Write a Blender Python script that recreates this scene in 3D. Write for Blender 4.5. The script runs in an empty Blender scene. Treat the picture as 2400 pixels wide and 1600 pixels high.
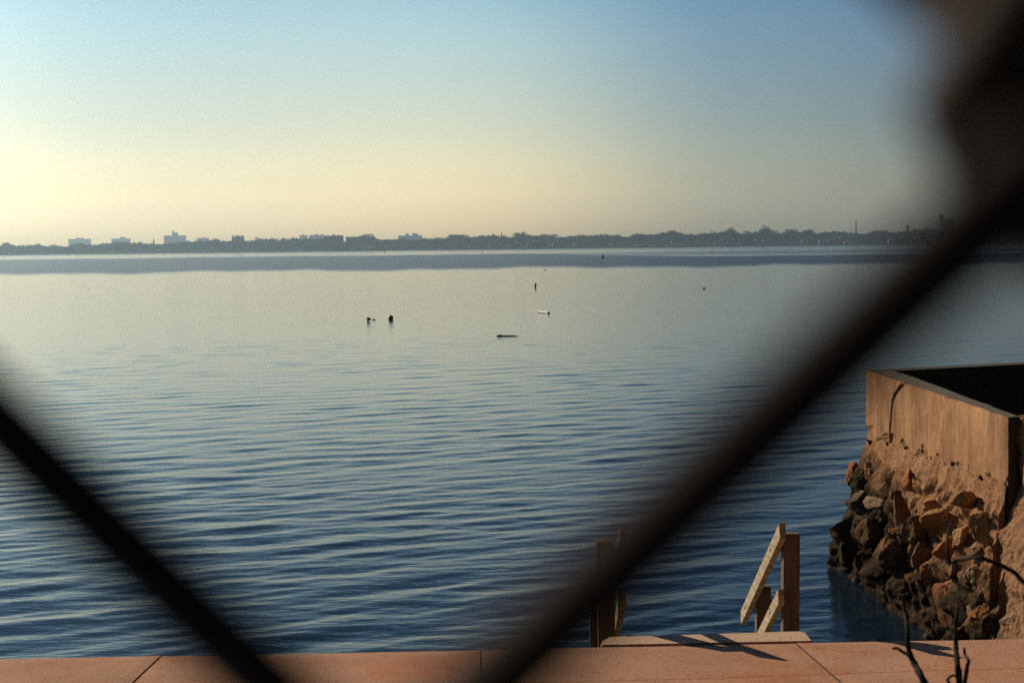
import bpy, bmesh, math, random
import numpy as np
from mathutils import Vector, Matrix, noise

S = bpy.context.scene
COL = S.collection
R = math.radians
random.seed(7)
NR = np.random.RandomState(11)

# ------------------------------------------------------------------ camera
FPX = 3333.0                       # focal length in pixels of a 2400 px wide frame (50 mm on 36 mm)
PITCH = math.atan((800 - 577) / FPX)
ROLL = 0.0118
CAM = Vector((0, 0, 4.4))
_F = Vector((0, math.cos(PITCH), -math.sin(PITCH)))
_R0 = Vector((1, 0, 0))
_U0 = Vector((0, math.sin(PITCH), math.cos(PITCH)))
_R = _R0 * math.cos(ROLL) - _U0 * math.sin(ROLL)
_U = _U0 * math.cos(ROLL) + _R0 * math.sin(ROLL)
cd = bpy.data.cameras.new('camera'); cam = bpy.data.objects.new('camera', cd); COL.objects.link(cam)
cd.lens = 50; cd.sensor_width = 36; cd.clip_start = 0.005; cd.clip_end = 9000
cd.dof.use_dof = True; cd.dof.focus_distance = 17.0; cd.dof.aperture_fstop = 11.5
m = Matrix.Identity(4)
for i in range(3):
    m[i][0] = _R[i]; m[i][1] = _U[i]; m[i][2] = -_F[i]; m[i][3] = CAM[i]
cam.matrix_world = m
S.camera = cam

# ------------------------------------------------------------------ sun, sky, exposure
SUN_AZ, SUN_EL = R(-43), R(26)     # left of the view direction
SUN = Vector((math.cos(SUN_EL) * math.sin(SUN_AZ), math.cos(SUN_EL) * math.cos(SUN_AZ), math.sin(SUN_EL)))
ld = bpy.data.lights.new('sun', 'SUN'); sun = bpy.data.objects.new('sun', ld); COL.objects.link(sun)
ld.energy = 4.7; ld.angle = R(0.53); ld.color = (1.0, 0.80, 0.56)
sun.rotation_euler = (-SUN).to_track_quat('-Z', 'Y').to_euler()
sun.location = (-30, 20, 60)

W = bpy.data.worlds.new("World"); S.world = W; W.use_nodes = True
wn = W.node_tree; wn.nodes.clear()
def N(t, ty, **k):
    n = t.nodes.new(ty)
    for a, b in k.items(): setattr(n, a, b)
    return n
sky = N(wn, 'ShaderNodeTexSky', sky_type='NISHITA', sun_disc=False)
sky.sun_elevation = SUN_EL; sky.sun_rotation = SUN_AZ
sky.air_density = 1.0; sky.dust_density = 4.0; sky.ozone_density = 1.5; sky.altitude = 0
tc = N(wn, 'ShaderNodeTexCoord'); sx = N(wn, 'ShaderNodeSeparateXYZ')
wn.links.new(tc.outputs['Generated'], sx.inputs[0])
rp = N(wn, 'ShaderNodeValToRGB')           # air near the horizon is warmer, higher up it is bluer
wn.links.new(sx.outputs['Z'], rp.inputs[0])
cr = rp.color_ramp; cr.interpolation = 'B_SPLINE'
cr.elements[0].position = 0.0; cr.elements[0].color = (1.0, 0.88, 0.60, 1)
cr.elements[1].position = 1.0; cr.elements[1].color = (0.012, 0.022, 0.045, 1)
for p, c in ((0.02, (0.92, 0.81, 0.54, 1)), (0.045, (0.48, 0.46, 0.36, 1)), (0.081, (0.265, 0.285, 0.262, 1)), (0.12, (0.21, 0.25, 0.24, 1)), (0.18, (0.122, 0.203, 0.232, 1)), (0.25, (0.028, 0.067, 0.115, 1)), (0.42, (0.022, 0.048, 0.085, 1))):
    e = cr.elements.new(p); e.color = c
mx = N(wn, 'ShaderNodeMix', data_type='RGBA', blend_type='MULTIPLY'); mx.inputs[0].default_value = 1
wn.links.new(sky.outputs[0], mx.inputs[6]); wn.links.new(rp.outputs[0], mx.inputs[7])
# brighter towards the sun, dimmer away from it
sd = N(wn, 'ShaderNodeVectorMath', operation='DOT_PRODUCT'); sd.inputs[1].default_value = (math.sin(SUN_AZ), math.cos(SUN_AZ), 0)
wn.links.new(tc.outputs['Generated'], sd.inputs[0])
mr = N(wn, 'ShaderNodeValToRGB')
mp = N(wn, 'ShaderNodeMapRange'); mp.inputs[1].default_value = -1; mp.inputs[2].default_value = 1
wn.links.new(sd.outputs['Value'], mp.inputs[0]); wn.links.new(mp.outputs[0], mr.inputs[0])
c2 = mr.color_ramp
c2.elements[0].position = 0; c2.elements[0].color = (0.05, 0.055, 0.065, 1)
c2.elements[1].position = 1; c2.elements[1].color = (.25, .33, .47, 1); c2.interpolation = 'EASE'
for p, c in ((0.5, (0.13, 0.145, 0.17, 1)), (0.727, (0.31, 0.37, 0.52, 1)), (0.803, (0.41, 0.49, 0.63, 1)), (0.866, (0.66, 0.70, 0.76, 1)), (0.953, (0.375, 0.44, 0.55, 1))):
    e = c2.elements.new(p); e.color = c
m2 = N(wn, 'ShaderNodeMix', data_type='RGBA', blend_type='MULTIPLY'); m2.inputs[0].default_value = 1
wn.links.new(mx.outputs[2], m2.inputs[6]); wn.links.new(mr.outputs[0], m2.inputs[7])
bg = N(wn, 'ShaderNodeBackground'); bg.inputs[1].default_value = 0.15
wo = N(wn, 'ShaderNodeOutputWorld')
gain = N(wn, 'ShaderNodeVectorMath', operation='SCALE'); gain.inputs['Scale'].default_value = 4.0
wn.links.new(m2.outputs[2], gain.inputs[0]); wn.links.new(gain.outputs[0], bg.inputs[0]); wn.links.new(bg.outputs[0], wo.inputs[0])

S.view_settings.view_transform = 'Standard'; S.view_settings.look = 'None'
S.view_settings.gamma = 1; S.view_settings.exposure = 0.0
S.cycles.use_denoising = False
S.cycles.sample_clamp_direct = 5; S.cycles.sample_clamp_indirect = 2
S.cycles.max_bounces = 6; S.cycles.volume_bounces = 0
S.cycles.caustics_reflective = False; S.cycles.caustics_refractive = False

# ------------------------------------------------------------------ pixel -> world helpers (layout only)
def ray(px, py):
    return (_F + _R * ((px - 1200) / FPX) + _U * ((800 - py) / FPX))
def atz(px, py, z):
    d = ray(px, py); t = (z - CAM.z) / d.z; return CAM + d * t
def aty(px, py, y):
    d = ray(px, py); return CAM + d * ((y - CAM.y) / d.y)
def atx(px, py, x):
    d = ray(px, py); return CAM + d * ((x - CAM.x) / d.x)
def horizon(px): return 577 - ROLL * (px - 1200)

# ------------------------------------------------------------------ object helpers
def link(o, parent=None):
    COL.objects.link(o)
    if parent: o.parent = parent
    return o
def tag(o, label=None, cat=None, group=None, kind=None):
    if label: o['label'] = label
    if cat: o['category'] = cat
    if group: o['group'] = group
    if kind: o['kind'] = kind
    return o
def empty(name, loc, rz=0):
    o = bpy.data.objects.new(name, None); o.location = loc; o.rotation_euler = (0, 0, rz); o.empty_display_size = .1
    return link(o)
def bobj(name, bm, mat, parent=None, smooth=False):
    me = bpy.data.meshes.new(name); bm.to_mesh(me); bm.free()
    if mat: me.materials.append(mat)
    if smooth: me.polygons.foreach_set('use_smooth', [True] * len(me.polygons))
    return link(bpy.data.objects.new(name, me), parent)
def pydata(name, v, f, mat, parent=None, smooth=False):
    me = bpy.data.meshes.new(name); me.from_pydata([tuple(a) for a in v], [], f); me.update()
    if mat: me.materials.append(mat)
    if smooth: me.polygons.foreach_set('use_smooth', [True] * len(me.polygons))
    return link(bpy.data.objects.new(name, me), parent)
def box(bm, c, s, rot=None, bevel=0.0, seg=1):
    r = bmesh.ops.create_cube(bm, size=1)
    vs = r['verts']
    for v in vs:
        v.co = Vector((v.co.x * s[0], v.co.y * s[1], v.co.z * s[2]))
    if bevel > 0:
        es = list({e for v in vs for e in v.link_edges})
        rr = bmesh.ops.bevel(bm, geom=es, offset=bevel, segments=seg, affect='EDGES')
        vs = list(set(rr['verts']) | {v for f in rr['faces'] for v in f.verts} | set(v for v in vs if v.is_valid))
    for v in vs:
        co = v.co
        if rot: co = rot @ co
        v.co = co + Vector(c)
    return vs
def rotx(a): return Matrix.Rotation(a, 3, 'X')
def roty(a): return Matrix.Rotation(a, 3, 'Y')
def rotz(a): return Matrix.Rotation(a, 3, 'Z')
def tube(bm, pts, rad, n=8, cap=True):
    """one tapered tube along pts; rad number or list"""
    pts = [Vector(p) for p in pts]
    if not isinstance(rad, (list, tuple)): rad = [rad] * len(pts)
    rings = []; up = Vector((0, 0, 1)); last = None
    for i, p in enumerate(pts):
        t = (pts[min(i + 1, len(pts) - 1)] - pts[max(i - 1, 0)]).normalized()
        a = last if last is not None else (Vector((1, 0, 0)) if abs(t.x) < .9 else Vector((0, 1, 0)))
        a = (a - t * a.dot(t)).normalized(); last = a; b = t.cross(a)
        rings.append([bm.verts.new(p + (a * math.cos(2 * math.pi * k / n) + b * math.sin(2 * math.pi * k / n)) * rad[i]) for k in range(n)])
    for r0, r1 in zip(rings, rings[1:]):
        for k in range(n): bm.faces.new((r0[k], r0[(k + 1) % n], r1[(k + 1) % n], r1[k]))
    if cap:
        bm.faces.new(list(reversed(rings[0]))); bm.faces.new(rings[-1])
def lathe(bm, prof, c=(0, 0, 0), n=20, mtx=None):
    c = Vector(c); rings = []
    for r, z in prof:
        ring = []
        for k in range(n):
            a = 2 * math.pi * k / n; p = Vector((r * math.cos(a), r * math.sin(a), z))
            if mtx: p = mtx @ p
            ring.append(bm.verts.new(p + c))
        rings.append(ring)
    for r0, r1 in zip(rings, rings[1:]):
        for k in range(n): bm.faces.new((r0[k], r0[(k + 1) % n], r1[(k + 1) % n], r1[k]))
    bm.faces.new(list(reversed(rings[0]))); bm.faces.new(rings[-1])

# ------------------------------------------------------------------ materials
def mat_new(name):
    mt = bpy.data.materials.new(name); mt.use_nodes = True
    t = mt.node_tree; b = t.nodes['Principled BSDF']; return mt, t, b
def mat(name, c, rough=.8, c2=None, sc=4.0, det=6, bump=0.0, bsc=30.0, metal=0, spec=.3, stretch=None, lo=.35, hi=.65):
    mt, t, b = mat_new(name)
    b.inputs['Roughness'].default_value = rough; b.inputs['Metallic'].default_value = metal
    b.inputs['Specular IOR Level'].default_value = spec
    tcn = N(t, 'ShaderNodeTexCoord'); src = tcn.outputs['Object']
    if stretch:
        mpn = N(t, 'ShaderNodeMapping'); mpn.inputs['Scale'].default_value = stretch
        t.links.new(src, mpn.inputs[0]); src = mpn.outputs[0]
    if c2:
        nz = N(t, 'ShaderNodeTexNoise'); nz.inputs['Scale'].default_value = sc; nz.inputs['Detail'].default_value = det
        nz.inputs['Roughness'].default_value = .62
        t.links.new(src, nz.inputs['Vector'])
        r = N(t, 'ShaderNodeValToRGB'); r.color_ramp.elements[0].position = lo; r.color_ramp.elements[1].position = hi
        r.color_ramp.elements[0].color = (*c, 1); r.color_ramp.elements[1].color = (*c2, 1)
        t.links.new(nz.outputs['Fac'], r.inputs[0]); t.links.new(r.outputs[0], b.inputs['Base Color'])
    else: b.inputs['Base Color'].default_value = (*c, 1)
    if bump:
        nb = N(t, 'ShaderNodeTexNoise'); nb.inputs['Scale'].default_value = bsc; nb.inputs['Detail'].default_value = 5
        t.links.new(src, nb.inputs['Vector'])
        bp = N(t, 'ShaderNodeBump'); bp.inputs['Strength'].default_value = bump; bp.inputs['Distance'].default_value = .02
        t.links.new(nb.outputs['Fac'], bp.inputs['Height']); t.links.new(bp.outputs[0], b.inputs['Normal'])
    return mt

# water -------------------------------------------------------------
def water_mat():
    mt, t, b = mat_new('water')
    b.inputs['Base Color'].default_value = (0.006, 0.018, 0.035, 1)
    b.inputs['IOR'].default_value = 1.333; b.inputs['Specular IOR Level'].default_value = .5
    a = N(t, 'ShaderNodeAttribute', attribute_name='ruffle')
    t.links.new(a.outputs['Fac'], b.inputs['Roughness'])
    tcn = N(t, 'ShaderNodeTexCoord')
    mpn = N(t, 'ShaderNodeMapping'); mpn.inputs['Scale'].default_value = (1.0, 2.6, 1); mpn.inputs['Rotation'].default_value = (0, 0, R(-14))
    t.links.new(tcn.outputs['Object'], mpn.inputs[0])
    n1 = N(t, 'ShaderNodeTexNoise'); n1.inputs['Scale'].default_value = 4.2; n1.inputs['Detail'].default_value = 4; n1.inputs['Roughness'].default_value = .5
    t.links.new(mpn.outputs[0], n1.inputs['Vector'])
    bp = N(t, 'ShaderNodeBump'); bp.inputs['Distance'].default_value = .012
    a2 = N(t, 'ShaderNodeAttribute', attribute_name='chop')
    t.links.new(a2.outputs['Fac'], bp.inputs['Strength'])
    t.links.new(n1.outputs['Fac'], bp.inputs['Height']); t.links.new(bp.outputs[0], b.inputs['Normal'])
    return mt

# ------------------------------------------------------------------ water sheet with real waves
def sstep(a, b, x):
    t = np.clip((x - a) / (b - a), 0, 1); return t * t * (3 - 2 * t)
def build_water():
    na, nr = 620, 1300
    rad = [7.0]
    ratio = 1.0036
    while rad[-1] < 3600 and len(rad) < 4000:
        r = rad[-1]; rad.append(r * (ratio if r < 70 else (1.006 if r < 300 else 1.008)))
    rad = np.array(rad); nr = len(rad)
    ang = np.linspace(R(-48), R(48), na)
    RR, AA = np.meshgrid(rad, ang, indexing='ij')
    X = RR * np.sin(AA); Y = RR * np.cos(AA)
    step = RR * (96 * math.pi / 180) / na
    Z = np.zeros_like(X)
    ncomp = 84
    lam = np.exp(NR.uniform(math.log(.10), math.log(2.0), ncomp))
    th = R(17) + NR.normal(0, 1, ncomp) * R(19)
    ph = NR.uniform(0, 2 * math.pi, ncomp)
    # patchiness
    pn = (np.sin(X * .21 + Y * .13 + 1.3) + np.sin(X * .09 - Y * .17 + .4) + np.sin(X * .05 + Y * .06 + 2.) + np.sin(X*.33+Y*.41)) / 4
    amp = (1 + .35 * pn) * 1.08 * (1.0 - .42 * sstep(30, 90, Y)) * (1 - .35 * sstep(90, 200, Y))
    for l, a, p in zip(lam, th, ph):
        k = 2 * math.pi / l
        s = .0086 * (l / .8) ** -.35 * (1 if l < 1.2 else .8)
        if l < .3: s *= .55
        fade = np.clip(1.6 - step * 2.2 / l * 1.4, 0, 1)
        Z += (s / k) * fade * np.sin(k * (-math.sin(a) * X + math.cos(a) * Y) + p)
    Z *= amp
    Z *= 1 - sstep(180, 320, RR)
    o = 14665 / np.maximum(Y, 1); u = X / np.maximum(Y, 1)
    wob = 1.3 * np.sin(u * 31 + 1) + .9 * np.sin(u * 77) + .5 * np.sin(u * 170 + Y * .002)
    top = 16 + 12 * sstep(-.02, .18, u)
    band = sstep(top - .6, top + 3, o + wob * .25) * (1 - sstep(46, 57, o + wob * 1.3))
    mid = .55 * sstep(15.5 + 2 * u, 17, o) * (1 - sstep(top - 1, top + 2, o))
    line = np.exp(-((o - (13.2 + 8 * np.maximum(u, 0) + 1.5 * u)) / 1.3) ** 2) * (.9 - .3 * np.clip(u * 3, -1, 1))
    line2 = np.exp(-((o - (27.0 - 1.0*(u))) / 1.0) ** 2) * sstep(.02, .15, u) * .8
    far = .40 * (1 - sstep(14.5, 16, o))
    ruffle = np.clip(np.maximum(np.maximum(band, mid), far) - line * .6 - line2 * .6, 0, 1)
    streak = .5 + .25 * np.sin(o * 1.9 + u * 9 + 2 * np.sin(u * 17)) * np.sin(u * 23 + o * .7) + .25 * np.sin(o * 4.3 - u * 31 + 1.5 * np.sin(u * 41 + o * .3))
    rf = .05 + (.26 + .05 * np.clip(u * 3, -1, 1)) * ruffle * (.60 + .55 * streak) + .05 * sstep(25, 120, Y)
    chop = .40 + .30 * (1 - sstep(10, 60, Y)) + .18 * sstep(40, 90, Y) + .2 * ruffle
    v = np.stack([X, Y, Z], -1).reshape(-1, 3).astype(np.float32)
    idx = np.arange(nr * na).reshape(nr, na)
    f = np.stack([idx[:-1, :-1], idx[:-1, 1:], idx[1:, 1:], idx[1:, :-1]], -1).reshape(-1, 4)[:, ::-1]
    me = bpy.data.meshes.new('water')
    me.vertices.add(len(v)); me.vertices.foreach_set('co', v.ravel())
    me.loops.add(f.size); me.loops.foreach_set('vertex_index', np.ascontiguousarray(f).ravel().astype(np.int32))
    me.polygons.add(len(f)); me.polygons.foreach_set('loop_start', np.arange(0, f.size, 4, dtype=np.int32))
    me.polygons.foreach_set('loop_total', np.full(len(f), 4, dtype=np.int32))
    me.update(calc_edges=True); me.polygons.foreach_set('use_smooth', np.ones(len(f), dtype=bool))
    for nm, d in (('ruffle', rf), ('chop', chop)):
        at = me.attributes.new(nm, 'FLOAT', 'POINT'); at.data.foreach_set('value', d.reshape(-1).astype(np.float32))
    me.materials.append(water_mat())
    o_ = link(bpy.data.objects.new('water', me)); tag(o_, 'calm dark blue bay water with fine ripples reaching the far shore', 'water', kind='structure')
build_water()

# ------------------------------------------------------------------ pavement (seawall cap), stepping down to the water
EL, ER = atz(0, 1541.7, 2.0), atz(2400, 1494.0, 2.0)
EDIR = (ER - EL).normalized(); NDIR = Vector((-EDIR.y, EDIR.x, 0))         # along the edge / away over the water
E0 = atz(1126, 1519.3, 2.0)
SL = math.tan(R(4.6))
def cap(u, v, dz=0):            # v<0 towards the camera
    p = E0 + EDIR * u + NDIR * v; p.z = 2.0 - v * SL + dz; return p
def uv_of(px, py, z=2.0):
    for _ in range(4):
        p = atz(px, py, z); d = p - E0; v = d.dot(NDIR); z = 2.0 - v * SL
    return d.dot(EDIR), v
JU = [uv_of(376, 1539)[0], 0.0, uv_of(1870, 1507)[0]]
JS = (JU[2] - JU[0]) / 2
print('joints', JU, 'groove', uv_of(1340, 1598), uv_of(2400, 1566))

def concrete_mat(name, ca, cb, cstain, pit=1.0):
    mt, t, b = mat_new(name); b.inputs['Roughness'].default_value = .9; b.inputs['Specular IOR Level'].default_value = .15
    tcn = N(t, 'ShaderNodeTexCoord'); src = tcn.outputs['Object']
    def nz(sc, det=6, ro=.6):
        n = N(t, 'ShaderNodeTexNoise'); n.inputs['Scale'].default_value = sc; n.inputs['Detail'].default_value = det; n.inputs['Roughness'].default_value = ro
        t.links.new(src, n.inputs['Vector']); return n
    def ramp(o, a, b2, ca, cb):
        r = N(t, 'ShaderNodeValToRGB'); r.color_ramp.elements[0].position = a; r.color_ramp.elements[1].position = b2
        r.color_ramp.elements[0].color = (*ca, 1); r.color_ramp.elements[1].color = (*cb, 1); t.links.new(o, r.inputs[0]); return r
    def mul(a, b2, fac=1.0, mode='MULTIPLY'):
        m_ = N(t, 'ShaderNodeMix', data_type='RGBA', blend_type=mode); m_.inputs[0].default_value = fac
        t.links.new(a, m_.inputs[6]); t.links.new(b2, m_.inputs[7]); return m_.outputs[2]
    base = ramp(nz(1.1).outputs['Fac'], .3, .7, ca, cb)
    fine = ramp(nz(60, 4, .7).outputs['Fac'], .3, .75, (.78, .76, .74), (1.12, 1.1, 1.08))
    c = mul(base.outputs[0], fine.outputs[0])
    st = ramp(nz(.9, 6, .72).outputs['Fac'], .52, .70, (1, 1, 1), cstain)
    c = mul(c, st.outputs[0])
    vo = N(t, 'ShaderNodeTexVoronoi'); vo.inputs['Scale'].default_value = 34; t.links.new(src, vo.inputs['Vector'])
    rn = nz(9, 3)
    ad = N(t, 'ShaderNodeMath', operation='SUBTRACT'); t.links.new(vo.outputs['Distance'], ad.inputs[0])
    mm = N(t, 'ShaderNodeMath', operation='MULTIPLY'); mm.inputs[1].default_value = .34 * pit; t.links.new(rn.outputs['Fac'], mm.inputs[0]); t.links.new(mm.outputs[0], ad.inputs[1])
    pr = ramp(ad.outputs[0], -.03, .03, (.30, .26, .24), (1, 1, 1))
    c = mul(c, pr.outputs[0]); t.links.new(c, b.inputs['Base Color'])
    bp = N(t, 'ShaderNodeBump'); bp.inputs['Strength'].default_value = .5; bp.inputs['Distance'].default_value = .006
    t.links.new(fine.outputs[0], bp.inputs['Height']); t.links.new(bp.outputs[0], b.inputs['Normal'])
    return mt
M_cap = concrete_mat('salmon_concrete', (.37, .20, .13), (.52, .305, .205), (.95, .62, .42))
M_fill = mat('joint_dirt', (.05, .035, .025), .95)
def build_pavement():
    bm = bmesh.new()
    g0, g1 = uv_of(1340, 1598), uv_of(2400, 1566)
    def groove(u):
        return g0[1] + (g1[1] - g0[1]) * (u - g0[0]) / (g1[0] - g0[0])
    us = [JU[1] + k * JS for k in range(-9, 10)]
    jx = {us[8]: JU[0]}
    for k in range(len(us) - 1):
        a, b_ = us[k], us[k + 1]
        gap = .005
        for row in range(2):
            nu = 26; nv = 8 if row == 0 else 10
            top = []
            for i in range(nu + 1):
                uu = a + gap + (b_ - a - 2 * gap) * i / nu
                v0, v1 = (0.0, groove(uu) + .003) if row == 0 else (groove(uu) - .003, -4.2)
                rowv = []
                for j in range(nv + 1):
                    vv = v0 + (v1 - v0) * j / nv
                    d = 0; du = 0
                    if row == 0 and j == 0:
                        vv += .010 * noise.noise(Vector((uu * 2.3, 1, k))) + .006 * noise.noise(Vector((uu * 11, 5, k))); d = -.007
                    if i in (0, nu): d = -.004 
                    d += .003 * noise.noise(Vector((uu * 1.5, vv * 1.5, 3)))
                    rowv.append(bm.verts.new(cap(uu, vv, d + .002 * math.sin(k * 2.1))))
                top.append(rowv)
            for i in range(nu):
                for j in range(nv):
                    bm.faces.new((top[i][j], top[i][j + 1], top[i + 1][j + 1], top[i + 1][j]))
            # skirts
            def skirt(vs, depth):
                lo = [bm.verts.new(v.co + Vector((0, 0, -depth))) for v in vs]
                for q in range(len(vs) - 1):
                    nf = bm.faces.new((vs[q], vs[q + 1], lo[q + 1], lo[q])); nf.material_index = 1 if depth < .2 else 0
            skirt([top[i][0] for i in range(nu + 1)][::-1], .5 if row == 0 else .03)
            skirt([top[i][nv] for i in range(nu + 1)], .03)
            skirt(top[0], .08); skirt(top[nu][::-1], .08)
    bmesh.ops.recalc_face_normals(bm, faces=bm.faces)
    o = bobj('pavement', bm, M_cap, smooth=False); o.data.materials.append(M_fill); tag(o, 'salmon concrete seawall walkway of long jointed slabs', 'walkway', kind='structure')
    # filler under the joints and the wall face below
    bm = bmesh.new()
    a, b_ = us[0], us[-1]
    q = [cap(a, -.012, -.07), cap(b_, -.012, -.07), cap(b_, -4.2, -.07), cap(a, -4.2, -.07)]
    vs = [bm.verts.new(p) for p in q]; bm.faces.new(vs)
    w = [cap(a, -.014, -.03), cap(b_, -.014, -.03)]
    lo = [bm.verts.new(Vector((p.x, p.y, -1))) for p in w]; hi = [bm.verts.new(p) for p in w]
    bm.faces.new((hi[0], lo[0], lo[1], hi[1]))
    o = bobj('road_base', bm, M_fill); tag(o, 'dark bedding under the walkway slabs', 'ground', kind='structure')
build_pavement()
# bank the camera stands on
def build_bank():
    v = []; f = []; prof = [(-30, 2.9), (-3, 2.85), (1.6, 2.8), (3.0, 2.55), (4.45, 2.26), (4.9, 2.2)]
    nx = 60
    for i in range(nx + 1):
        x = -30 + i
        for y, z in prof:
            p = E0 + EDIR * x + Vector((0, y - E0.y, 0)); v.append((p.x, p.y, z + .05 * noise.noise(Vector((x * .4, y, 0))) * (y < 4)))
    n = len(prof)
    for i in range(nx):
        for j in range(n - 1): f.append((i * n + j, (i + 1) * n + j, (i + 1) * n + j + 1, i * n + j + 1))
    o = pydata('ground', v, f, mat('winter_grass', (.06, .06, .03), .95, (.12, .10, .05), 6)); tag(o, 'rough winter grass bank above the walkway', 'ground', kind='structure')
build_bank()

# ------------------------------------------------------------------ timber stairs into the water
M_wood = mat('weathered_wood', (.27, .21, .14), .85, (.50, .42, .30), 5, bump=.5, bsc=14, stretch=(6, .7, 6))
M_post = mat('post_wood', (.12, .085, .055), .9, (.19, .14, .09), 5, bump=.5, bsc=14, stretch=(6, 6, .7))
M_bolt = mat('rusty_bolt', (.06, .03, .02), .7)
M_board = concrete_mat('pale_board', (.60, .43, .32), (.68, .50, .38), (.9, .8, .72), 1.0)
def build_stairs():
    root = empty('dock_stairs', (1.17, 9.1, 0))
    tag(root, 'weathered wooden stairs with sloping handrails going down into the water', 'stairs')
    off = Vector(root.location)
    def post(x, y, top, w=.10, lean=0.0):
        bm = bmesh.new(); h = top + .8
        box(bm, (0, 0, 0), (w, w, h), bevel=.008, seg=2)
        for v_ in bm.verts:
            v_.co.x += -lean * (v_.co.z)
            v_.co += Vector((x, y, top - h / 2)) - off
        o = bobj('post', bm, M_post, root); return o
    XL, XR = .583, 1.757
    post(XL + .020, 8.98, 2.52, .108, .018); post(XL - .005, 9.94, 1.99, .095)
    post(XR, 8.98, 2.555, .103, -.004); post(XR, 9.94, 1.985, .10)
    def rail(x, a, b_, name, w=.098, th=.04):
        bm = bmesh.new(); a = Vector(a); b_ = Vector(b_); L = (b_ - a).length
        ang = math.atan2(b_.z - a.z, b_.y - a.y)
        rr = rotx(ang)
        vs = box(bm, (0, 0, 0), (th, L, w), bevel=.004)
        # clipped ends
        for v_ in bm.verts:
            if v_.co.y > L / 2 - .01 and v_.co.z > 0: v_.co.y -= .035
            if v_.co.y < -L / 2 + .01 and v_.co.z < 0: v_.co.y += .03
            v_.co = rr @ v_.co + Vector((x, (a.y + b_.y) / 2, (a.z + b_.z) / 2)) - off
        o = bobj(name, bm, M_wood, root)
        for q in (.2, .86):
            bm = bmesh.new(); c = a.lerp(b_, q) - off; c.x = x - off.x
            lathe(bm, [(.010, -.024), (.010, .024)], c, 10, Matrix.Rotation(R(90), 3, 'Y'))
            bobj('bolt', bm, M_bolt, o)
        return o
    xr, xl = XR - .075, XL + .098
    rail(xr, (0, 8.80, 2.612), (0, 10.34, 1.64), 'handrail'); rail(xl, (0, 8.80, 2.612), (0, 10.34, 1.64), 'handrail')
    rail(xr, (0, 8.84, 2.185), (0, 10.34, 1.23), 'lower_rail', .088); rail(xl, (0, 8.84, 2.185), (0, 10.34, 1.23), 'lower_rail', .10)
    # stringers and treads
    for x in (xr - .04, xl + .04):
        bm = bmesh.new(); a = Vector((0, 8.78, 1.86)); b_ = Vector((0, 11.6, .0)); L = (b_ - a).length
        box(bm, Vector((x, (a.y + b_.y) / 2, (a.z + b_.z) / 2)) - off, (.04, L, .2), rotx(math.atan2(b_.z - a.z, b_.y - a.y)))
        bobj('stringer', bm, M_wood, root)
    for k in range(8):
        bm = bmesh.new(); box(bm, Vector(((xl + xr) / 2, 9.02 + k * .3, 1.80 - k * .2)) - off, (xr - xl - .13, .26, .04), bevel=.004)
        bobj('tread', bm, M_wood, root)
    # top landing board: chamfered plank lying against the cap edge
    pa = [(1409, 1519.5), (1411, 1500), (1427, 1491), (1480, 1489.5), (1873, 1477.5), (1890, 1482), (1907, 1503.5), (1896, 1504.6)]
    zt = 2.003
    P = [atz(x, y, zt) for x, y in pa]
    # keep just clear of the cap edge
    P = [Vector((p.x, max(p.y, (E0 + EDIR * ((p - E0).dot(EDIR)) + NDIR * .014).y), zt)) for p in P]
    bm = bmesh.new()
    c = sum(P, Vector()) / len(P)
    tv = [bm.verts.new(p - off + (c - p).normalized() * .0) for p in P]
    ft = bm.faces.new(tv)
    r = bmesh.ops.extrude_face_region(bm, geom=[ft])
    for g in r['geom']:
        if isinstance(g, bmesh.types.BMVert): g.co.z -= .07
    bmesh.ops.recalc_face_normals(bm, faces=bm.faces)
    bmesh.ops.bevel(bm, geom=[e for e in bm.edges if all(v.co.z > zt - off.z - .01 for v in e.verts)], offset=.008, segments=2, affect='EDGES')
    bobj('landing_board', bm, M_board, root)
build_stairs()

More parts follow.
